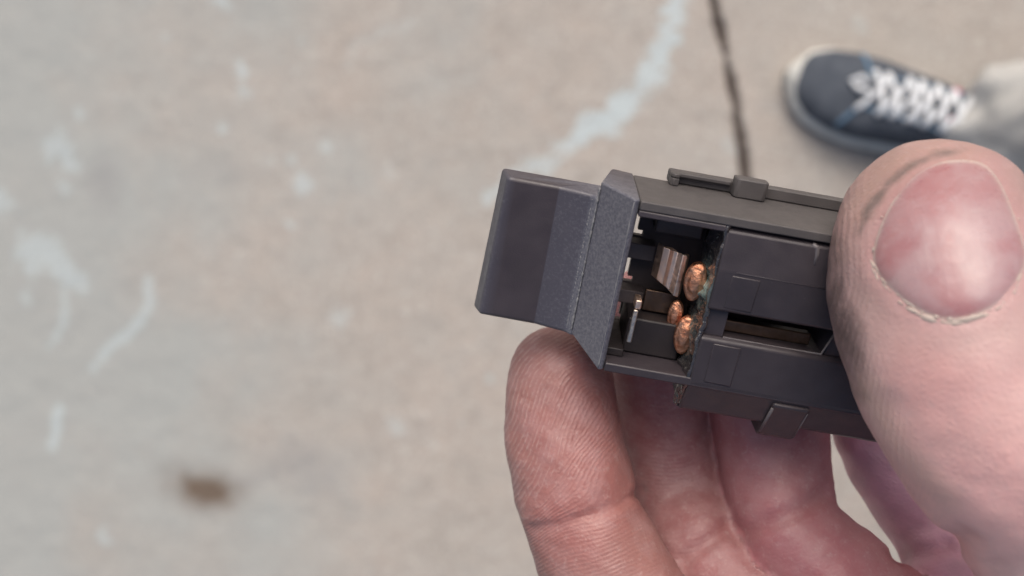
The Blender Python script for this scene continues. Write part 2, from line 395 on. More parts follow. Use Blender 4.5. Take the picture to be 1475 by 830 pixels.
# clip tab below the insert
prism('clip_tab', [(22.6, .05), (23.1, .0), (28.2, -2.5), (29.0, -3.5), (29.1, -7.5), (22.6, -7.5)], 'u', 22.5, 27.2, M_PL2, insert, bev=.3)
tube('clip_highlight', [P(22.62, 23.4, -.2), P(22.62, 25.6, -1.27), P(22.65, 27.9, -2.4)], .00020, M_EDGE, insert, rn=.35)  # pale strips on the tab edges, painted in as edge highlights
tube('clip_highlight', [P(27.08, 23.4, -.2), P(27.08, 25.6, -1.27), P(27.05, 27.9, -2.4)], .00012, M_EDGE, insert, rn=.35)
# -- metal inside
box('contact_strip', (14.45, 25.6), (13.7, 15.25), (-3.4, -2.8), M_BRASS, bev=.2)
box('contact_strip', (14.5, 21.5), (11.9, 13.2), (-7.4, -6.9), M_BRASS, bev=.15)
# bent copper spring arm
ap = [(4.75, -6.4), (5.4, -5.3), (6.2, -5.0), (6.8, -5.35), (7.3, -5.3), (7.9, -4.7), (8.5, -4.85), (8.9, -5.7), (8.6, -5.95), (7.9, -5.1), (7.2, -5.75), (6.5, -5.7), (5.5, -5.7), (5.0, -6.6)]
arm = prism('contact_arm', ap, 'v', 6.6, 11.6, M_ARM, bev=.08, taper=[[-.2, -.1, .0, .2, .3, .35, .4, .4, .4, .35, .3, 0, -.1, -.2], [-.8, -.7, -.3, .1, .5, .9, 1.0, .9, .9, .9, .5, -.1, -.7, -.8]])
def rivet(name, u, v, w, ru, rv, rot, parent=None):
    """domed contact button, seen nearly edge-on, with a stepped collar"""
    V, F = [], []; prof = [(1.0, -.9), (1.0, -.1), (.94, .06), (.80, .14), (.62, .17), (.55, .30), (.35, .38), (.12, .40)]
    N = 24
    for (r, h) in prof:
        for k in range(N):
            g = 2 * math.pi * k / N; wob = 1 + .03 * math.sin(3 * g + u)
            V.append((ru * r * math.cos(g) * wob, rv * r * math.sin(g) * wob, h * ru * .9))
    for i in range(len(prof) - 1):
        for k in range(N): F.append([i * N + k, i * N + (k + 1) % N, (i + 1) * N + (k + 1) % N, (i + 1) * N + k])
    F += [list(range(N)), [(len(prof) - 1) * N + k for k in range(N)]]
    c, s = math.cos(math.radians(rot)), math.sin(math.radians(rot))
    V = [P(u + x * c - z * s, v + y, w + x * s + z * c) for x, y, z in V]
    return mesh_obj(name, V, F, M_COPPER, parent if parent is not None else switch, smooth=True)
rivet('contact_rivet', 9.85, 9.75, -3.3, 1.35, 2.5, 10)
rivet('contact_rivet', 8.7, 15.1, -4.9, .95, 1.95, 14)
rivet('contact_rivet', 10.15, 17.0, -3.3, 1.25, 2.6, 12)
box('terminal_plate', (4.7, 9.3), (13.0, 15.9), (-7.6, -7.0), M_BRASS, bev=.12)
prism('terminal_pin', [(2.95, -2.3), (2.95, -1.8), (3.6, -1.8), (3.6, -2.3)], 'v', 14.2, 18.7, M_PIN, bev=.18, taper=[[0] * 4, [0] * 4])
box('terminal_pin', (3.0, 3.8), (12.9, 14.1), (-4.2, -1.85), M_ARM, bev=.15)
# -- melted plastic along the insert's end face
def goo():
    V, F, G = [], [], []
    nv, nw = 150, 34
    for i in range(nv + 1):
        v = .9 + 25.6 * i / nv
        for j in range(nw + 1):
            t = j / nw
            # section: from the floor up the end face and over the lip
            u = 10.85 + .5 * t ** .8; w0_ = -8.6 if v < 22 else -8.6 + min(1, (v - 22) / 1.5) * 5.2; w = w0_ + (-.15 - w0_ - max(0, v - 22) * .55) * t
            amp = (.72 if v < 21.5 else .36) * (.35 + .65 * math.sin(math.pi * min(t, .93)))
            q = mnoise.fractal(Vector((v * .6, t * 2.6, 1.7)), 1.1, 2.0, 3) * 1.1 + .3 * mnoise.noise(Vector((v * 1.8, t * 5, 9.)))
            bulge = .55 * math.exp(-((v - 9.8) / 3.2) ** 2) + .5 * math.exp(-((v - 16.8) / 2.6) ** 2) + .9 * math.exp(-((v - 4.0) / 2.4) ** 2) * t + .5 * math.exp(-((v - 22.8) / 2.2) ** 2)
            s = amp * (q * .9 + .25) + bulge * amp
            V.append(P(u - s * .85, v + .12 * q, w + s * .45 * (1 - .55 * t)))
            G.append(math.exp(-((v - 9.4) / 2.0) ** 2) * math.exp(-((t - .66) / .24) ** 2) + .45 * math.exp(-((v - 16.6) / 2.0) ** 2) * math.exp(-((t - .6) / .2) ** 2))
    for i in range(nv):
        for j in range(nw):
            a = i * (nw + 1) + j; F.append([a, a + 1, a + nw + 2, a + nw + 1])
    o = mesh_obj('melted_plastic', V, F, M_GOO, switch, smooth=True)
    attr(o.data, 'green', np.clip(G, 0, 1))
    so = o.modifiers.new('solid', 'SOLIDIFY'); so.thickness = .0006; so.offset = -1
    return tag(o, 'glossy melted plastic with green corrosion')
goo()

# ------------------------------------------------------------------ the hand: one continuous surface from a distance field (mm, Z = -depth from lens)
def q3(x, y, d): return np.array([(x - 737.5) / K * d, -(y - 415) / K * d, -d])
def chain(pts, sub=3):
    """(px, py, depth mm, radius px) -> smooth list of (xyz, r mm)"""
    A = np.array([[*q3(x, y, d), r * d / K] for x, y, d, r in pts]); n = len(A); out = []
    for i in range(n - 1):
        p0, p1, p2, p3 = A[max(i - 1, 0)], A[i], A[i + 1], A[min(i + 2, n - 1)]
        for k in range(sub):
            t = k / sub
            out.append(.5 * ((2 * p1) + (p2 - p0) * t + (2 * p0 - 5 * p1 + 4 * p2 - p3) * t * t + (3 * p1 - p0 - 3 * p2 + p3) * t ** 3))
    out.append(A[-1]); return np.array(out)
FINGERS = [
    chain([(807, 541, 131, 74), (811, 620, 130.5, 83), (824, 690, 129.5, 86), (838, 745, 128.5, 84), (872, 820, 127.5, 91), (930, 930, 126, 100), (1010, 1060, 122, 105)]),
    chain([(930, 455, 139, 70), (948, 560, 144, 78), (968, 670, 145, 80), (988, 740, 142, 78), (1004, 780, 138, 77), (1072, 868, 133, 85), (1155, 960, 126, 95), (1230, 1050, 122, 100)], 3),
    chain([(1085, 500, 136, 74), (1106, 600, 137, 80), (1117, 675, 135.5, 77), (1127, 728, 133, 73), (1144, 772, 131, 74), (1235, 862, 127.5, 84), (1330, 950, 124, 92), (1400, 1040, 121, 100)], 3),
    chain([(1262, 500, 138, 76), (1285, 622, 138.5, 80), (1328, 696, 137.5, 82), (1370, 762, 135.5, 80), (1398, 835, 130, 82), (1470, 930, 124, 95), (1540, 1010, 119, 102)], 3),
]
THUMB = chain([(1347, 334, 105, 133), (1353, 400, 102, 152), (1380, 500, 99.5, 156), (1428, 610, 98, 150), (1505, 722, 99, 138), (1610, 850, 103, 165), (1760, 1020, 112, 210)], 3)
def mmseg(a, b, ra, rb): return np.array([[*a, ra], [*b, rb]])
WR = np.array([112., -96., -121.])
PALM = [mmseg(q3(1010, 1060, 121), WR + (-6, -12, 0), 10, 17), mmseg(q3(1230, 1050, 121), WR, 10.5, 18), mmseg(q3(1400, 1040, 121), WR, 10.5, 18),
        mmseg(q3(1540, 1010, 121), WR + (6, 8, 0), 11, 18), mmseg(q3(1760, 1020, 114), WR + (0, 0, 4), 15, 18), mmseg(WR, WR + np.array([62, -36, -4]), 20, 27)]
def d_chain(p, A, k=0.0):
    lo_, hi_ = A[:, :3].min(0) - A[:, 3].max() - 9, A[:, :3].max(0) + A[:, 3].max() + 9
    box_ = ((p > lo_) & (p < hi_)).all(1)
    if not box_.all():
        out = np.full(len(p), 60., np.float32)
        if box_.any(): out[box_] = d_chain(p[box_], A, k)
        return out
    d = np.full(len(p), 1e3, np.float32)
    for i in range(len(A) - 1):
        a, b = A[i, :3].astype(np.float32), A[i + 1, :3].astype(np.float32); ba = b - a; L2 = float(ba @ ba) + 1e-9
        h = np.clip(((p - a) @ ba) / L2, 0, 1)
        q = p - a - h[:, None] * ba
        e = np.sqrt((q * q).sum(1)) - (A[i, 3] + (A[i + 1, 3] - A[i, 3]) * h)
        d = np.minimum(d, e) if k == 0 else smin(d, e, k)
    return d
def smin(a, b, k):
    h = np.clip(.5 + .5 * (b - a) / k, 0, 1)
    return b + (a - b) * h - k * h * (1 - h)
GROOVES = []                                     # (points Nx3, depth mm, width mm)
def d_ell(p, c, r):
    q = (p - np.asarray(c, np.float32)) / np.asarray(r, np.float32); k = np.sqrt((q * q).sum(1)); return (k - 1) * min(r)
NAIL_GROOVE = None
def sdf_thumb(p, grooves=False):
    p = p.astype(np.float32)
    return smin(d_chain(p, THUMB, .6), d_ell(p, q3(1462, 640, 98) + np.array([0, 0, 2.0]), (9.5, 9.5, 9.5)), 4.0)
def sdf(p, grooves=True):
    p = p.astype(np.float32)
    d = None
    for i, A in enumerate(FINGERS):
        e = d_chain(p, A, .5)
        d = e if d is None else smin(d, e, .45)
    t = sdf_thumb(p)
    pal = None
    for S in PALM:
        e = d_chain(p, S); pal = e if pal is None else smin(pal, e, 7.0)
    d = smin(d, pal, 4.0); d = np.minimum(d, smin(t, pal, 8.0))
    if grooves:
        x, y, z = p[:, 0], p[:, 1], p[:, 2]
        d = d + (.16 * np.sin(x * .55 + 1.3 * np.sin(y * .31)) * np.sin(y * .47 + z * .3) + .05 * np.sin(x * 1.7 + y * .9) * np.sin(y * 1.5 - z * 1.1)).astype(np.float32)
        for G, dep, wid in GROOVES:
            lo, hi = G.min(0) - 4 * wid, G.max(0) + 4 * wid
            m = np.where(((p > lo) & (p < hi)).all(1))[0]
            if len(m) == 0: continue
            pm = p[m]; dd = np.full(len(m), 1e3, np.float32)
            for i in range(len(G) - 1):
                a, ba = G[i], G[i + 1] - G[i]
                h = np.clip(((pm - a) @ ba) / (ba @ ba + 1e-9), 0, 1); q = pm - a - h[:, None] * ba
                dd = np.minimum(dd, np.sqrt((q * q).sum(1)))
            d[m] += (dep * np.exp(-(dd / wid) ** 2)).astype(np.float32)
    return d
def surf(pts2, start=84.0, fn=None, it=44):
    """first surface point of the hand under photo points (marching the field)"""
    r = np.array([[(x - 737.5) / K, -(y - 415) / K, -1.] for x, y in pts2]); t = np.zeros(len(r)) + start
    for _ in range(it): t += np.clip((fn or sdf)(r * t[:, None], False), -2, 4) * .85
    return r * t[:, None]
QUEUE = []
def groove(pts2, dep, wid, sub=5, start=80.0):
    P2 = np.array(pts2, float); out = []
    for i in range(len(P2) - 1):
        for k in range(sub): out.append(P2[i] + (P2[i + 1] - P2[i]) * k / sub)
    out.append(P2[-1]); QUEUE.append((out, dep, wid, start))
def flush():
    allp = [q for o_, _, _, _ in QUEUE for q in o_]; st_ = np.concatenate([np.full(len(o_), s_) for o_, _, _, s_ in QUEUE])
    S3 = surf(allp, st_).astype(np.float32); k = 0
    for o_, dep, wid, _ in QUEUE: GROOVES.append((S3[k:k + len(o_)], dep, wid)); k += len(o_)
NAIL2 = [(1257, 368), (1264, 336), (1278, 303), (1298, 272), (1322, 247), (1354, 233), (1394, 230), (1424, 240), (1446, 271), (1462, 310), (1475, 347), (1480, 374),
         (1468, 402), (1446, 432), (1413, 452), (1378, 461), (1342, 456), (1307, 438), (1279, 413), (1262, 391)]
NC = np.array([1366., 352.])
def smooth_loop(P2, n):
    P2 = np.array(P2, float); m = len(P2); out = []
    for k in range(n):
        f = k / n * m; i = int(f); t = f - i
        p0, p1, p2, p3 = P2[(i - 1) % m], P2[i % m], P2[(i + 1) % m], P2[(i + 2) % m]
        out.append(.5 * ((2 * p1) + (p2 - p0) * t + (2 * p0 - 5 * p1 + 4 * p2 - p3) * t * t + (3 * p1 - p0 - 3 * p2 + p3) * t ** 3))
    return np.array(out)
nl = smooth_loop(NAIL2, 72)
nail_loop3 = surf(nl, fn=sdf_thumb)
GROOVES.append((np.vstack([nail_loop3, nail_loop3[:1]]).astype(np.float32), .38, .36))
fold2 = NC + (nl - NC) * 1.085
f3 = surf(fold2, fn=sdf_thumb)
GROOVES.append((f3.astype(np.float32)[40:72], -.12, .8))        # raised nail folds around the sides and cuticle
groove([(764, 762), (800, 757), (850, 742), (890, 727), (926, 706)], .75, .6)
groove([(772, 770), (820, 768), (862, 752)], .2, .3)
groove([(790, 742), (840, 728), (905, 700)], .14, .35)
groove([(985, 806), (1010, 790), (1050, 758)], 1.0, 1.0)
groove([(1062, 772), (1100, 757), (1150, 738), (1192, 712)], 1.1, 1.0)
groove([(1060, 752), (1110, 738), (1160, 716)], .15, .4)
groove([(1290, 803), (1340, 792), (1392, 774)], 1.3, 1.1)
groove([(1062, 772), (1100, 757), (1150, 738), (1192, 712)], .6, .35)
groove([(985, 806), (1010, 790), (1050, 758)], .6, .35)
groove([(1290, 803), (1340, 792), (1392, 774)], .5, .35)
for k, (pts_, dp, wd) in enumerate([([(1418, 690), (1440, 668), (1475, 655), (1510, 662)], .32, .5), ([(1372, 684), (1410, 700), (1450, 699), (1500, 690)], .28, .5),
                                    ([(1430, 612), (1450, 596), (1480, 590)], .2, .4), ([(1420, 648), (1448, 628), (1490, 618)], .24, .4),
                                    ([(1440, 575), (1475, 560), (1500, 560)], .14, .4), ([(1400, 730), (1450, 728), (1500, 722)], .16, .5), ([(1425, 765), (1480, 760)], .12, .5),
                                    ([(1375, 520), (1410, 500), (1460, 480)], .06, .6)]):
    groove(pts_, dp * .6, wd * .9)
for k in range(7): groove([(950 + 4 * k, 610 + 22 * k + 0), (985 + 3 * k, 604 + 22 * k), (1022 + 2 * k, 594 + 22 * k)], .05, .5, start=110.)
flush()

def build_hand():
    h = .58; lo = np.array([-6., -150., -152.]); hi = np.array([180., 26., -84.]); st = 4
    dims = (np.ceil((hi - lo) / (h * st)).astype(int)) * st + 1
    ax = [lo[i] + h * np.arange(dims[i]) for i in range(3)]
    cx = [a[::st] for a in ax]
    C = np.stack(np.meshgrid(*cx, indexing='ij'), -1).reshape(-1, 3)
    dc = sdf(C, False).reshape([len(c) for c in cx])
    D = dc
    for a in range(3):                                           # upsample (nearest) as the far-field sign
        D = np.repeat(D, st, axis=a); D = np.take(D, np.arange(dims[a]), axis=a)
    D = D.astype(np.float32)
    near = np.argwhere(np.abs(D) < h * st * 1.9)
    pts = lo + near * h
    val = np.concatenate([sdf(c, True) for c in np.array_split(pts, max(1, len(pts) // 400000))])
    D[near[:, 0], near[:, 1], near[:, 2]] = val
    # surface nets
    S = D < 0
    cells = np.zeros([d - 1 for d in dims], np.int8)
    for dx in (0, 1):
        for dy in (0, 1):
            for dz in (0, 1): cells += S[dx:dims[0] - 1 + dx, dy:dims[1] - 1 + dy, dz:dims[2] - 1 + dz]
    act = np.argwhere((cells > 0) & (cells < 8))
    vid = np.full(cells.shape, -1, np.int32); vid[act[:, 0], act[:, 1], act[:, 2]] = np.arange(len(act))
    acc = np.zeros((len(act), 3)); cnt = np.zeros(len(act))
    cor = [(a, b, c) for a in (0, 1) for b in (0, 1) for c in (0, 1)]
    for i, ca in enumerate(cor):
        for cb in cor[i + 1:]:
            if sum(abs(np.array(ca) - cb)) != 1: continue
            va = D[act[:, 0] + ca[0], act[:, 1] + ca[1], act[:, 2] + ca[2]]; vb = D[act[:, 0] + cb[0], act[:, 1] + cb[1], act[:, 2] + cb[2]]
            m = (va < 0) != (vb < 0); t = np.where(m, va / np.where(m, va - vb, 1), 0)
            acc += m[:, None] * (np.array(ca) + t[:, None] * (np.array(cb) - np.array(ca))); cnt += m
    V = lo + h * (act + acc / cnt[:, None])
    F = []
    for a in range(3):
        b, c = (a + 1) % 3, (a + 2) % 3
        sl0 = [slice(None)] * 3; sl1 = [slice(None)] * 3; sl0[a] = slice(0, -1); sl1[a] = slice(1, None)
        E = np.argwhere(S[tuple(sl0)] != S[tuple(sl1)])
        E = E[(E[:, b] > 0) & (E[:, c] > 0) & (E[:, b] < dims[b] - 1) & (E[:, c] < dims[c] - 1)]
        def idx(db, dc_):
            q = E.copy(); q[:, b] -= db; q[:, c] -= dc_; return vid[q[:, 0], q[:, 1], q[:, 2]]
        Q = np.stack([idx(1, 1), idx(0, 1), idx(0, 0), idx(1, 0)], 1)
        s = S[E[:, 0], E[:, 1], E[:, 2]]
        F.append(np.where(s[:, None], Q, Q[:, ::-1]))
    F = np.concatenate(F); F = F[(F >= 0).all(1)]
    pf = V.astype(np.float32); df_ = np.sort(np.stack([d_chain(pf, A) for A in FINGERS], 1), 1)
    fold_ = (df_[:, 1] - df_[:, 0]) < .8
    for _ in range(2):                                           # pull on to the exact field
        e = .12
        d0 = sdf(V); g = np.stack([sdf(V + np.eye(3)[i] * e) - d0 for i in range(3)], 1) / e
        gn = np.sqrt((g * g).sum(1)); ok = np.clip((gn - .8) / .12, 0, 1) * np.clip((1.35 - gn) / .15, 0, 1)      # leave the folds between fingers alone
        V = V - (ok * np.clip(d0, -.5, .5))[:, None] * g / np.maximum(gn * gn, .3)[:, None] * .8
    for _ in range(4):                                           # relax the fold lines so they shade cleanly
        acc = np.zeros_like(V); cnt = np.zeros(len(V))
        for k in range(4):
            np.add.at(acc, F[:, k], V[F[:, (k + 1) % 4]] + V[F[:, k - 1]]); np.add.at(cnt, F[:, k], 2)
        V = np.where((fold_ > 0)[:, None], V * .4 + .6 * acc / np.maximum(cnt, 1)[:, None], V)
    return V, F
HV, HF = build_hand()
dep = -HV[:, 2]; PX = HV[:, 0] / dep * K + 737.5; PY = -HV[:, 1] / dep * K + 415
dF = np.stack([d_chain(HV.astype(np.float32), A) for A in FINGERS] + [d_chain(HV.astype(np.float32), THUMB)], 1)
which = dF.argmin(1)
# ridges (fingerprints): a phase and a strength per vertex, laid out on each finger's own pad
sc = K / 127.0
phase = np.zeros(len(HV)); amp = np.zeros(len(HV))
m = which == 0
qx, qy = (PX - 856) / sc, (PY - 580) / sc
qx, qy = qx * .985 + qy * .17, -qx * .17 + qy * .985
wob = .9 * vnoise(HV[:, 0] * .16, HV[:, 1] * .16, 3)
ex, ey = -.30, .954; tl_ = np.maximum(qx * ex + qy * ey, 0); ph = np.hypot(qx - tl_ * ex, qy - tl_ * ey) + wob + .08 * tl_
ph_low = (PY - 742 + .42 * (PX - 850)) / sc + wob + 14
bl = np.clip((PY + .38 * (PX - 850) - 660) / 110, 0, 1); bl = bl * bl * (3 - 2 * bl)
band = m & (bl > .2) & (bl < .8) & (PX > 740) & (PX < 900); ph_low = ph_low + (ph[band] - ph_low[band]).mean()
phase = np.where(m, ph * (1 - bl) + ph_low * bl, phase); amp = np.where(m, (1 - .35 * bl) * (.6 + .4 * np.clip((830 - PX) / 80, 0, 1)), amp)
for fi, (cx_, cy_) in ((1, (958, 500)), (2, (1100, 560)), (3, (1300, 600))):
    m = which == fi; x_, y_ = (PX - cx_) / sc, (PY - cy_) / sc
    phase = np.where(m, np.hypot(x_ * 1.1, y_ * .9) + wob, phase); amp = np.where(m, .28 if fi == 1 else .15, amp)
m = which == 4
tx = (PX - 1197) * .97 + (PY - 400) * .12
phase = np.where(m, tx / 14 + .0 * PY + wob, phase)
amp = np.where(m, np.clip((1262 + np.clip(PY - 470, 0, 300) * .45 - PX) / 40, 0, 1) * .7, amp)
# skin colour
nz1 = fbm(HV[:, 0] * .10, HV[:, 1] * .10, 60, HV[:, 2] * .1); nz2 = fbm(HV[:, 0] * .45, HV[:, 1] * .45, 70, HV[:, 2] * .45)
colr = np.empty((len(HV), 3)); base_f = np.array([.285, .134, .120]); base_t = np.array([.48, .315, .300])  # fingers darker than thumb: their shade is put into the skin colour
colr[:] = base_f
colr[which == 1] = (.27, .120, .120); colr[which == 2] = (.33, .140, .150); colr[which == 3] = (.60, .34, .41)  # per-finger tones carry light and shade; last one lightened against thumb's shade
base_tt = base_t * np.array([.68, .69, .68]) + (base_t * 1.30 - base_t * .68) * np.clip((PY - 300) / 380, 0, 1)[:, None]  # thumb light painted in: darker at the tip, brighter towards the base
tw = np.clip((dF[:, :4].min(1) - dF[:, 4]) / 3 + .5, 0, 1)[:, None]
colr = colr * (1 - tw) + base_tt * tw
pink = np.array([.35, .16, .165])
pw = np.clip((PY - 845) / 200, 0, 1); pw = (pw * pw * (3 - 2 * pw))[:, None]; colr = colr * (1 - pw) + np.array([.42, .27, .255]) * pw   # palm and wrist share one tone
kf = np.clip(nz1 * .5 + .25, 0, .7)[:, None]; pk = colr * np.array([1.08, .84, .86]); colr = colr * (1 - kf * .8) + pk * kf * .8
colr *= (1 + .06 * np.clip(nz2, -1, 1))[:, None]
def blendc(mask, c):
    global colr
    colr = colr * (1 - mask[:, None]) + np.array(c) * mask[:, None]
front = (which == 4) & (dep < 108)
fd, _ = seg_dist(PX, PY, [tuple(p) for p in nl] + [tuple(nl[0])])
blendc(front * np.clip(1 - fd / 34, 0, 1) * .4, (.42, .205, .215))                  # pink flesh around the nail
tipm = front * np.clip(1 - seg_dist(PX, PY, [(1232, 300), (1270, 245), (1330, 210), (1395, 222)])[0] / 42, 0, 1)
blendc(tipm * .5, (.36, .235, .19))                                                # tanned, callused tip
dirt = front * np.clip(1 - seg_dist(PX, PY, [(1238, 335), (1252, 300), (1282, 262), (1312, 240), (1350, 222), (1385, 218)])[0] / (9 + 4 * nz2), 0, 1)
blendc(np.clip(dirt * (.9 + .6 * nz2), 0, .85), (.13, .10, .09))                   # grime line
smud = front * np.clip(1.2 - np.hypot((PX - 1222 - .3 * (PY - 480)) / 24, (PY - 480) / 75) + .35 * nz2, 0, 1)
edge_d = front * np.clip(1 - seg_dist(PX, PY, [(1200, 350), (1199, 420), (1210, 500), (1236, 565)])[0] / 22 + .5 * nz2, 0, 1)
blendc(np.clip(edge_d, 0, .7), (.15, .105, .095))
blendc(np.clip(smud * (1.0 + .5 * fbm(HV[:, 0] * .9, HV[:, 1] * .35, 91)), 0, .9), (.13, .092, .086))
sm2 = front * np.clip(1 - seg_dist(PX, PY, [(1300, 470), (1350, 520), (1340, 600)])[0] / 60, 0, 1)
blendc(sm2 * .35, (.60, .33, .31))
pal_l = front * np.clip(1 - seg_dist(PX, PY, [(1245, 560), (1290, 640), (1360, 720)])[0] / 36, 0, 1)
blendc(pal_l * .45, (.50, .36, .29))
cre = np.zeros(len(HV))
for G, dp, wd in GROOVES[2:]:
    if dp < .11: continue
    dd = np.full(len(HV), 1e3); lo_, hi_ = G.min(0) - 3, G.max(0) + 3; ii = np.where(((HV > lo_) & (HV < hi_)).all(1))[0]
    for i in range(len(G) - 1):
        a, ba = G[i], G[i + 1] - G[i]; h_ = np.clip(((HV[ii] - a) @ ba) / (ba @ ba + 1e-9), 0, 1)
        dd[ii] = np.minimum(dd[ii], np.linalg.norm(HV[ii] - a - h_[:, None] * ba, axis=1))
    cre = np.maximum(cre, np.exp(-(dd / (wd * 1.1)) ** 2) * min(1, dp * .9))
blendc(np.clip(cre, 0, 1) * .28, (.24, .085, .075))                                   # redder skin in the flexion creases
hand = empty('hand', (0.075, -0.07, H - .121))
tag(hand, 'bare pink hand with grimy thumb and curled fingers gripping the black switch', 'hand')
me = bpy.data.meshes.new('skin')
OFF = np.array([.075, -.07, -.121])
me.vertices.add(len(HV)); me.vertices.foreach_set('co', (HV * .001 - OFF).astype(np.float32).ravel())
me.loops.add(HF.size); me.loops.foreach_set('vertex_index', HF.ravel().astype(np.int32))
me.polygons.add(len(HF)); me.polygons.foreach_set('loop_start', np.arange(0, HF.size, 4, dtype=np.int32))
me.update(); me.validate(); me.polygons.foreach_set('use_smooth', [True] * len(me.polygons))
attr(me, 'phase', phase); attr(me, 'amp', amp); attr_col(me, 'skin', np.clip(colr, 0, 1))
def skin_mat():
    m = NT('skin', .46, .45)
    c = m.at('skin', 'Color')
    ph_ = m.math('ADD', m.math('MULTIPLY', m.at('phase'), 2 * math.pi / .62), m.math('MULTIPLY', m.noise(420, 3, .6), 5.0))
    rid = m.math('MULTIPLY_ADD', m.math('SINE', ph_), .5, .5)
    brk = m.ramp(m.noise(900, 3, .6), (.30, .35), (.6, 1.))
    ra = m.math('MULTIPLY', m.math('MULTIPLY', rid, m.at('amp')), brk)
    mott = m.noise(260, 4, .65)
    c = m.mix(m.math('MULTIPLY', m.ramp(mott, (.42, 0.), (.68, 1.)), .30), c, (.44, .29, .29))
    c = m.mix(m.math('MULTIPLY', m.ramp(m.noise(1200, 4, .7), (.55, 0.), (.72, 1.)), .26), c, (.50, .38, .365))
    c = m.mix(m.math('MULTIPLY', m.ramp(ra, (.45, 0.), (.95, 1.)), .36), c, (.52, .355, .33))    # dry, pale ridge tops
    m.col(c)
    b = m.bump(m.voro(1400, 'DISTANCE_TO_EDGE'), .00012, .5)
    b = m.bump(m.noise(700, 4, .55), .00020, .25, b)
    b = m.bump(ra, .00010, .6, b); m.norm(b)
    m.rough(m.ramp(mott, (.3, .40), (.7, .56)))
    s = m.b
    s.inputs['Subsurface Weight'].default_value = .08
    s.inputs['Subsurface Radius'].default_value = (1., .35, .2); s.inputs['Subsurface Scale'].default_value = .0008
    return m.m
me.materials.append(skin_mat())
skin = link(bpy.data.objects.new('skin', me), hand)
# thumbnail: a curved plate set into its groove
def nail():
    rings, n = 16, len(nl); V = []
    for r in range(rings + 1):
        f = r / rings; f = f ** .8
        q = NC + (nl - NC) * f
        s3 = surf(q, fn=sdf_thumb, it=30)
        nrm = np.stack([sdf_thumb(s3 + np.eye(3)[i] * .3) - sdf_thumb(s3 - np.eye(3)[i] * .3) for i in range(3)], 1)
        nrm /= np.linalg.norm(nrm, axis=1)[:, None]
        lift = .34 * (1 - f ** 8) + .02 - .10 * f ** 14
        V.append(s3 + nrm * lift)
    V = np.concatenate(V) * .001 - OFF
    F = [[r * n + k, r * n + (k + 1) % n, (r + 1) * n + (k + 1) % n, (r + 1) * n + k] for r in range(rings) for k in range(n)]
    m = NT('nail', .34, .5)
    g = m.at('edge')
    c = m.mix(m.ramp(m.noise(150, 3, .55, .6), (.40, 0.), (.62, 1.)), (.325, .155, .165), (.365, .235, .245))
    mp = m.n('ShaderNodeMapping'); mp.inputs['Scale'].default_value = (900, 90, 90); mp.inputs['Rotation'].default_value = (0, 0, math.radians(-12)); m.l(m.tc.outputs['Object'], mp.inputs['Vector'])
    st_ = m.noise(1., 3, .6, 0, mp.outputs[0])
    c = m.mix(m.math('MULTIPLY', m.ramp(m.noise(420, 4, .6), (.52, 0.), (.7, 1.)), .35), c, (.40, .285, .285))
    c = m.mix(m.math('MULTIPLY', g, .8), c, (.56, .48, .42))
    m.col(c); m.norm(m.bump(st_, .00008, .5, m.bump(m.noise(300, 3), .0003, .35))); m.rough(m.ramp(m.noise(600, 4), (.35, .24), (.7, .40)))
    m.b.inputs['Subsurface Weight'].default_value = .15; m.b.inputs['Subsurface Radius'].default_value = (1, .4, .3); m.b.inputs['Subsurface Scale'].default_value = .0015
    o = mesh_obj('thumbnail', V, F, m.m, hand, smooth=True)
    e = np.repeat(np.clip((np.linspace(0, 1, rings + 1) ** .8 - .945) / .04, 0, 1), n)
    attr(o.data, 'edge', e)
    return tag(o, 'short pink thumbnail with pale dry rim')
nail()
def cuticle():
    """dry pale skin flaking along the nail fold: short torn scraps"""
    V, F = [], []
    m = NT('dry_skin', .6, .4); m.col(m.mix(m.noise(1500, 3), (.36, .28, .25), (.52, .45, .40)))
    r = random.Random(3); todo = []
    idxs = [i for i in range(43, 72) for _ in range(3 if 50 < i < 62 else 1)] + [1, 6, 33]
    for i in idxs:
        p2 = NC + (nl[i] - NC) * (1.0 + r.uniform(-.02, .045)); tan = nl[(i + 1) % 72] - nl[i - 1]; tan /= np.linalg.norm(tan)
        L = r.choice((1.5, 2.5, 4, 8, 11)) * r.uniform(.7, 1.2) * (1.6 if 50 < i < 62 else 1); W = r.uniform(.8, 2.2) * (r.choice((1, 1.5, 2.6)) if 50 < i < 62 else 1); nor = np.array([-tan[1], tan[0]])
        P2 = [p2 - tan * L, p2 - tan * L * .3 + nor * W, p2 + tan * L * .5 + nor * W * r.uniform(.5, 1.3), p2 + tan * L, p2 + tan * L * .4 - nor * W, p2 - tan * L * .4 - nor * W * r.uniform(.4, 1.2)]
        todo.append(P2)
    S3 = surf([q for P2 in todo for q in P2], fn=sdf_thumb, it=30).reshape(-1, 6, 3); up = np.array([0, 0, 1.])
    for s3 in S3:
        c3 = s3.mean(0)
        b0 = len(V); hh = r.uniform(.03, .16)
        V += [tuple((q - up * .15) * .001 - OFF) for q in s3] + [tuple((q + up * hh * r.uniform(.3, 1)) * .001 - OFF) for q in s3 * .8 + c3 * .2] + [tuple((c3 + up * hh) * .001 - OFF)]
        for k in range(6):
            F.append([b0 + k, b0 + (k + 1) % 6, b0 + 6 + (k + 1) % 6, b0 + 6 + k]); F.append([b0 + 6 + k, b0 + 6 + (k + 1) % 6, b0 + 12])
    o = mesh_obj('cuticle', V, F, m.m, hand, smooth=True); o['kind'] = 'stuff'
    return tag(o, 'pale dry cuticle flakes around the nail')
cuticle()

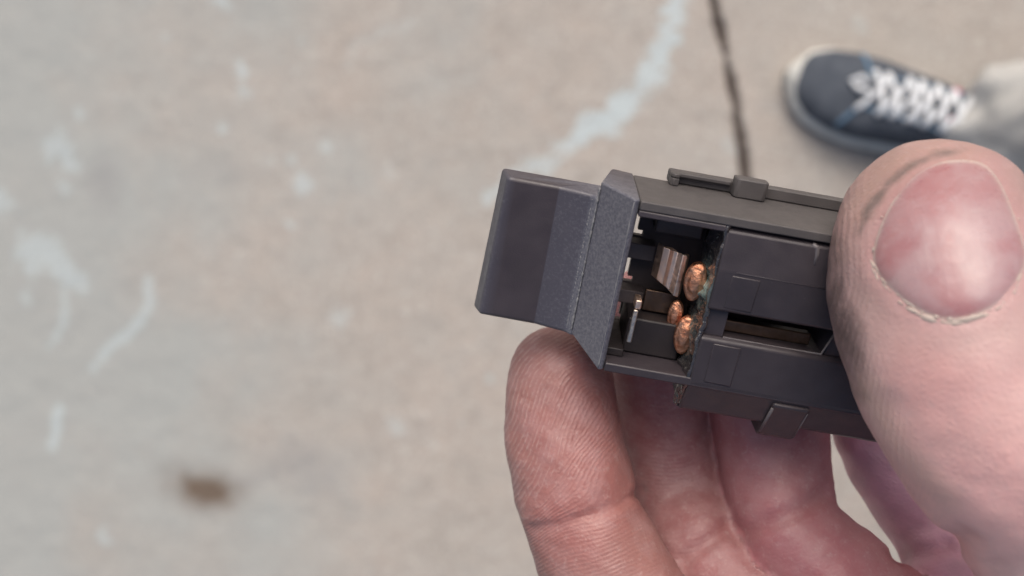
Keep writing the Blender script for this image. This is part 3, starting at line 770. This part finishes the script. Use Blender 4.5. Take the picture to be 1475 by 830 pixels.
# ------------------------------------------------------------------ the shoe and trouser leg of the person holding the switch
def fabric(name, col, col2, scale, rough=.9):
    m = NT(name, rough, .25)
    m.col(m.mix(m.ramp(m.noise(scale, 4, .6), (.38, 0.), (.64, 1.)), col, col2))
    w = m.n('ShaderNodeTexWave'); w.inputs['Scale'].default_value = 700; m.l(m.tc.outputs['Object'], w.inputs['Vector'])
    m.norm(m.bump(w.outputs['Fac'], .0004, .3)); return m.m
M_CANVAS = fabric('canvas', (.062, .072, .090), (.088, .100, .120), 40)
M_SOLE = fabric('rubber', (.50, .50, .47), (.60, .60, .57), 30, .7)
M_LACE = fabric('lace', (.68, .71, .74), (.78, .80, .82), 60)
M_BLUE = fabric('blue_trim', (.11, .19, .28), (.15, .24, .34), 60)
M_PINK = fabric('pink_thread', (.55, .14, .25), (.6, .2, .3), 60)
M_TROUS = fabric('grey_cloth', (.42, .42, .41), (.50, .495, .48), 25)
TOE = np.array(px2g(1139, 106, H - .02)); ang = math.radians(-20)
shoe = empty('sneaker', (TOE[0], TOE[1], 0)); shoe.rotation_euler = (0, 0, ang)
tag(shoe, 'dark blue canvas sneaker with white laces and pale sole under the grey trouser leg', 'shoe')
LN = .285
ST = np.linspace(0, 1, 40)
def hw(s): return np.interp(s, [0, .015, .05, .12, .22, .34, .5, .65, .82, .93, .98, 1], [.004, .018, .032, .044, .0505, .051, .044, .039, .038, .034, .022, .006])
def hh(s): return np.interp(s, [0, .03, .10, .20, .30, .42, .55, .70, .85, .95, 1], [.022, .040, .050, .056, .066, .082, .094, .094, .086, .080, .074])
def cy(s): return -.006 * math.sin(math.pi * s) + .006 * s
def loft(name, zlo, top, grow, mat, N=28):
    V, F = [], []
    for s in ST:
        w = hw(s) + grow
        for k in range(N):
            g = 2 * math.pi * k / N; c_, s_ = math.cos(g), math.sin(g)
            yy = w * math.copysign(abs(c_) ** .75, c_); zt = top(s)
            zz = zlo + (zt - zlo) * (.5 + .5 * math.copysign(abs(s_) ** .7, s_))
            V.append((s * LN + (-grow if s < .02 else 0), cy(s) + yy, zz))
    n = len(ST)
    for i in range(n - 1):
        for k in range(N): F.append([i * N + k, i * N + (k + 1) % N, (i + 1) * N + (k + 1) % N, (i + 1) * N + k])
    F += [list(range(N)), [(n - 1) * N + k for k in range(N)]]
    return mesh_obj(name, V, F, mat, shoe, smooth=True)
loft('sole', 0.0, lambda s: .030 + .008 * (s < .12) * (1 - s / .12), .0045, M_SOLE)
def upper_top(s): return hh(s)
loft('upper', .004, upper_top, -.002, M_CANVAS)
def topz(s, y):
    w = hw(s) - .002; q = min(.999, abs(y - cy(s)) / w); c_ = q ** (1 / .75); s_ = math.sqrt(max(0, 1 - c_ * c_))
    return .004 + (upper_top(s) - .004) * (.5 + .5 * s_ ** .7)
def on(s, y, dz=.001): return (s * LN, y, topz(s, y) + dz)
# tongue plate and facing edges
for sg in (-1, 1):
    tube('facing_edge', [on(.30 + .36 * t, cy(.4) + sg * (.020 + .004 * t)) for t in np.linspace(0, 1, 14)], .0018, M_BLUE, shoe)
    tube('toe_seam', [on(.29 - .05 * t + .0 * sg, cy(.3) + sg * (.018 + .028 * t), .0008) for t in np.linspace(0, 1, 10)], .0026, M_BLUE, shoe)
    jit = [random.uniform(-.012, .012) for _ in range(6)]
    for k in range(6):
        s0 = .285 + .062 * k
        tube('lace', [on(s0 + jit[k] + .075 * t + .012 * math.sin(3 * t), cy(.4) + sg * (.026 - .052 * t), .003 + .003 * math.sin(math.pi * t) + (.0015 if sg > 0 else 0)) for t in np.linspace(0, 1, 9)], .0034, M_LACE, shoe, flat=.5)
tube('lace', [on(.29, .004, .006), (.25 * LN, .010, topz(.25, .01) + .006), (.222 * LN, .004, topz(.22, .004) + .003), (.25 * LN, -.004, topz(.25, 0) + .006), on(.30, -.006, .006)], .0034, M_LACE, shoe)
for (s0, y0) in ((.60, .024), (.62, -.012)):
    tube('eyelet_stitch', [on(s0, y0, .001), on(s0 + .02, y0 + .001, .0012), on(s0 + .035, y0, .001)], .0032, M_PINK, shoe)
# trouser leg
def trouser():
    V, F = [], []; N, R = 72, 60
    for i in range(R + 1):
        t = i / R; z = .045 + .66 * t
        cx0 = .600 + .12 * t; cy0 = .176 - .03 * t
        for k in range(N):
            g = 2 * math.pi * k / N
            r = .086 - .012 * math.sin(min(1, t * 3) * math.pi) * .5 + .016 * t
            fold = mnoise.fractal(Vector((math.cos(g) * 1.6, math.sin(g) * 1.6, t * 7)), .9, 2., 3)
            bag = math.exp(-t * 5)
            r += .017 * fold * (.5 + bag) + .004 * math.sin(26 * t + 2 * math.sin(g * 2) + 1.2 * fold) * bag
            V.append((cx0 + 1.05 * r * math.cos(g) - .600, cy0 + r * .95 * math.sin(g) - .176, z + .010 * math.sin(g + .6) * (1 - t) - .045))
    for i in range(R):
        for k in range(N): F.append([i * N + k, i * N + (k + 1) % N, (i + 1) * N + (k + 1) % N, (i + 1) * N + k])
    F.append([R * N + k for k in range(N)])
    root = empty('trouser_leg', (.600, .176, .045))
    o = mesh_obj('cloth', V, F, M_TROUS, root, smooth=True)
    s = o.modifiers.new('solid', 'SOLIDIFY'); s.thickness = .002; s.offset = -1
    hp = [Vector(V[k]) for k in range(N)]
    tube('hem', [tuple(p * 1.0) for p in hp] + [tuple(hp[0])], .0022, M_TROUS, root)
    tag(root, 'light grey crumpled trouser leg falling over the sneaker', 'trousers')
trouser()
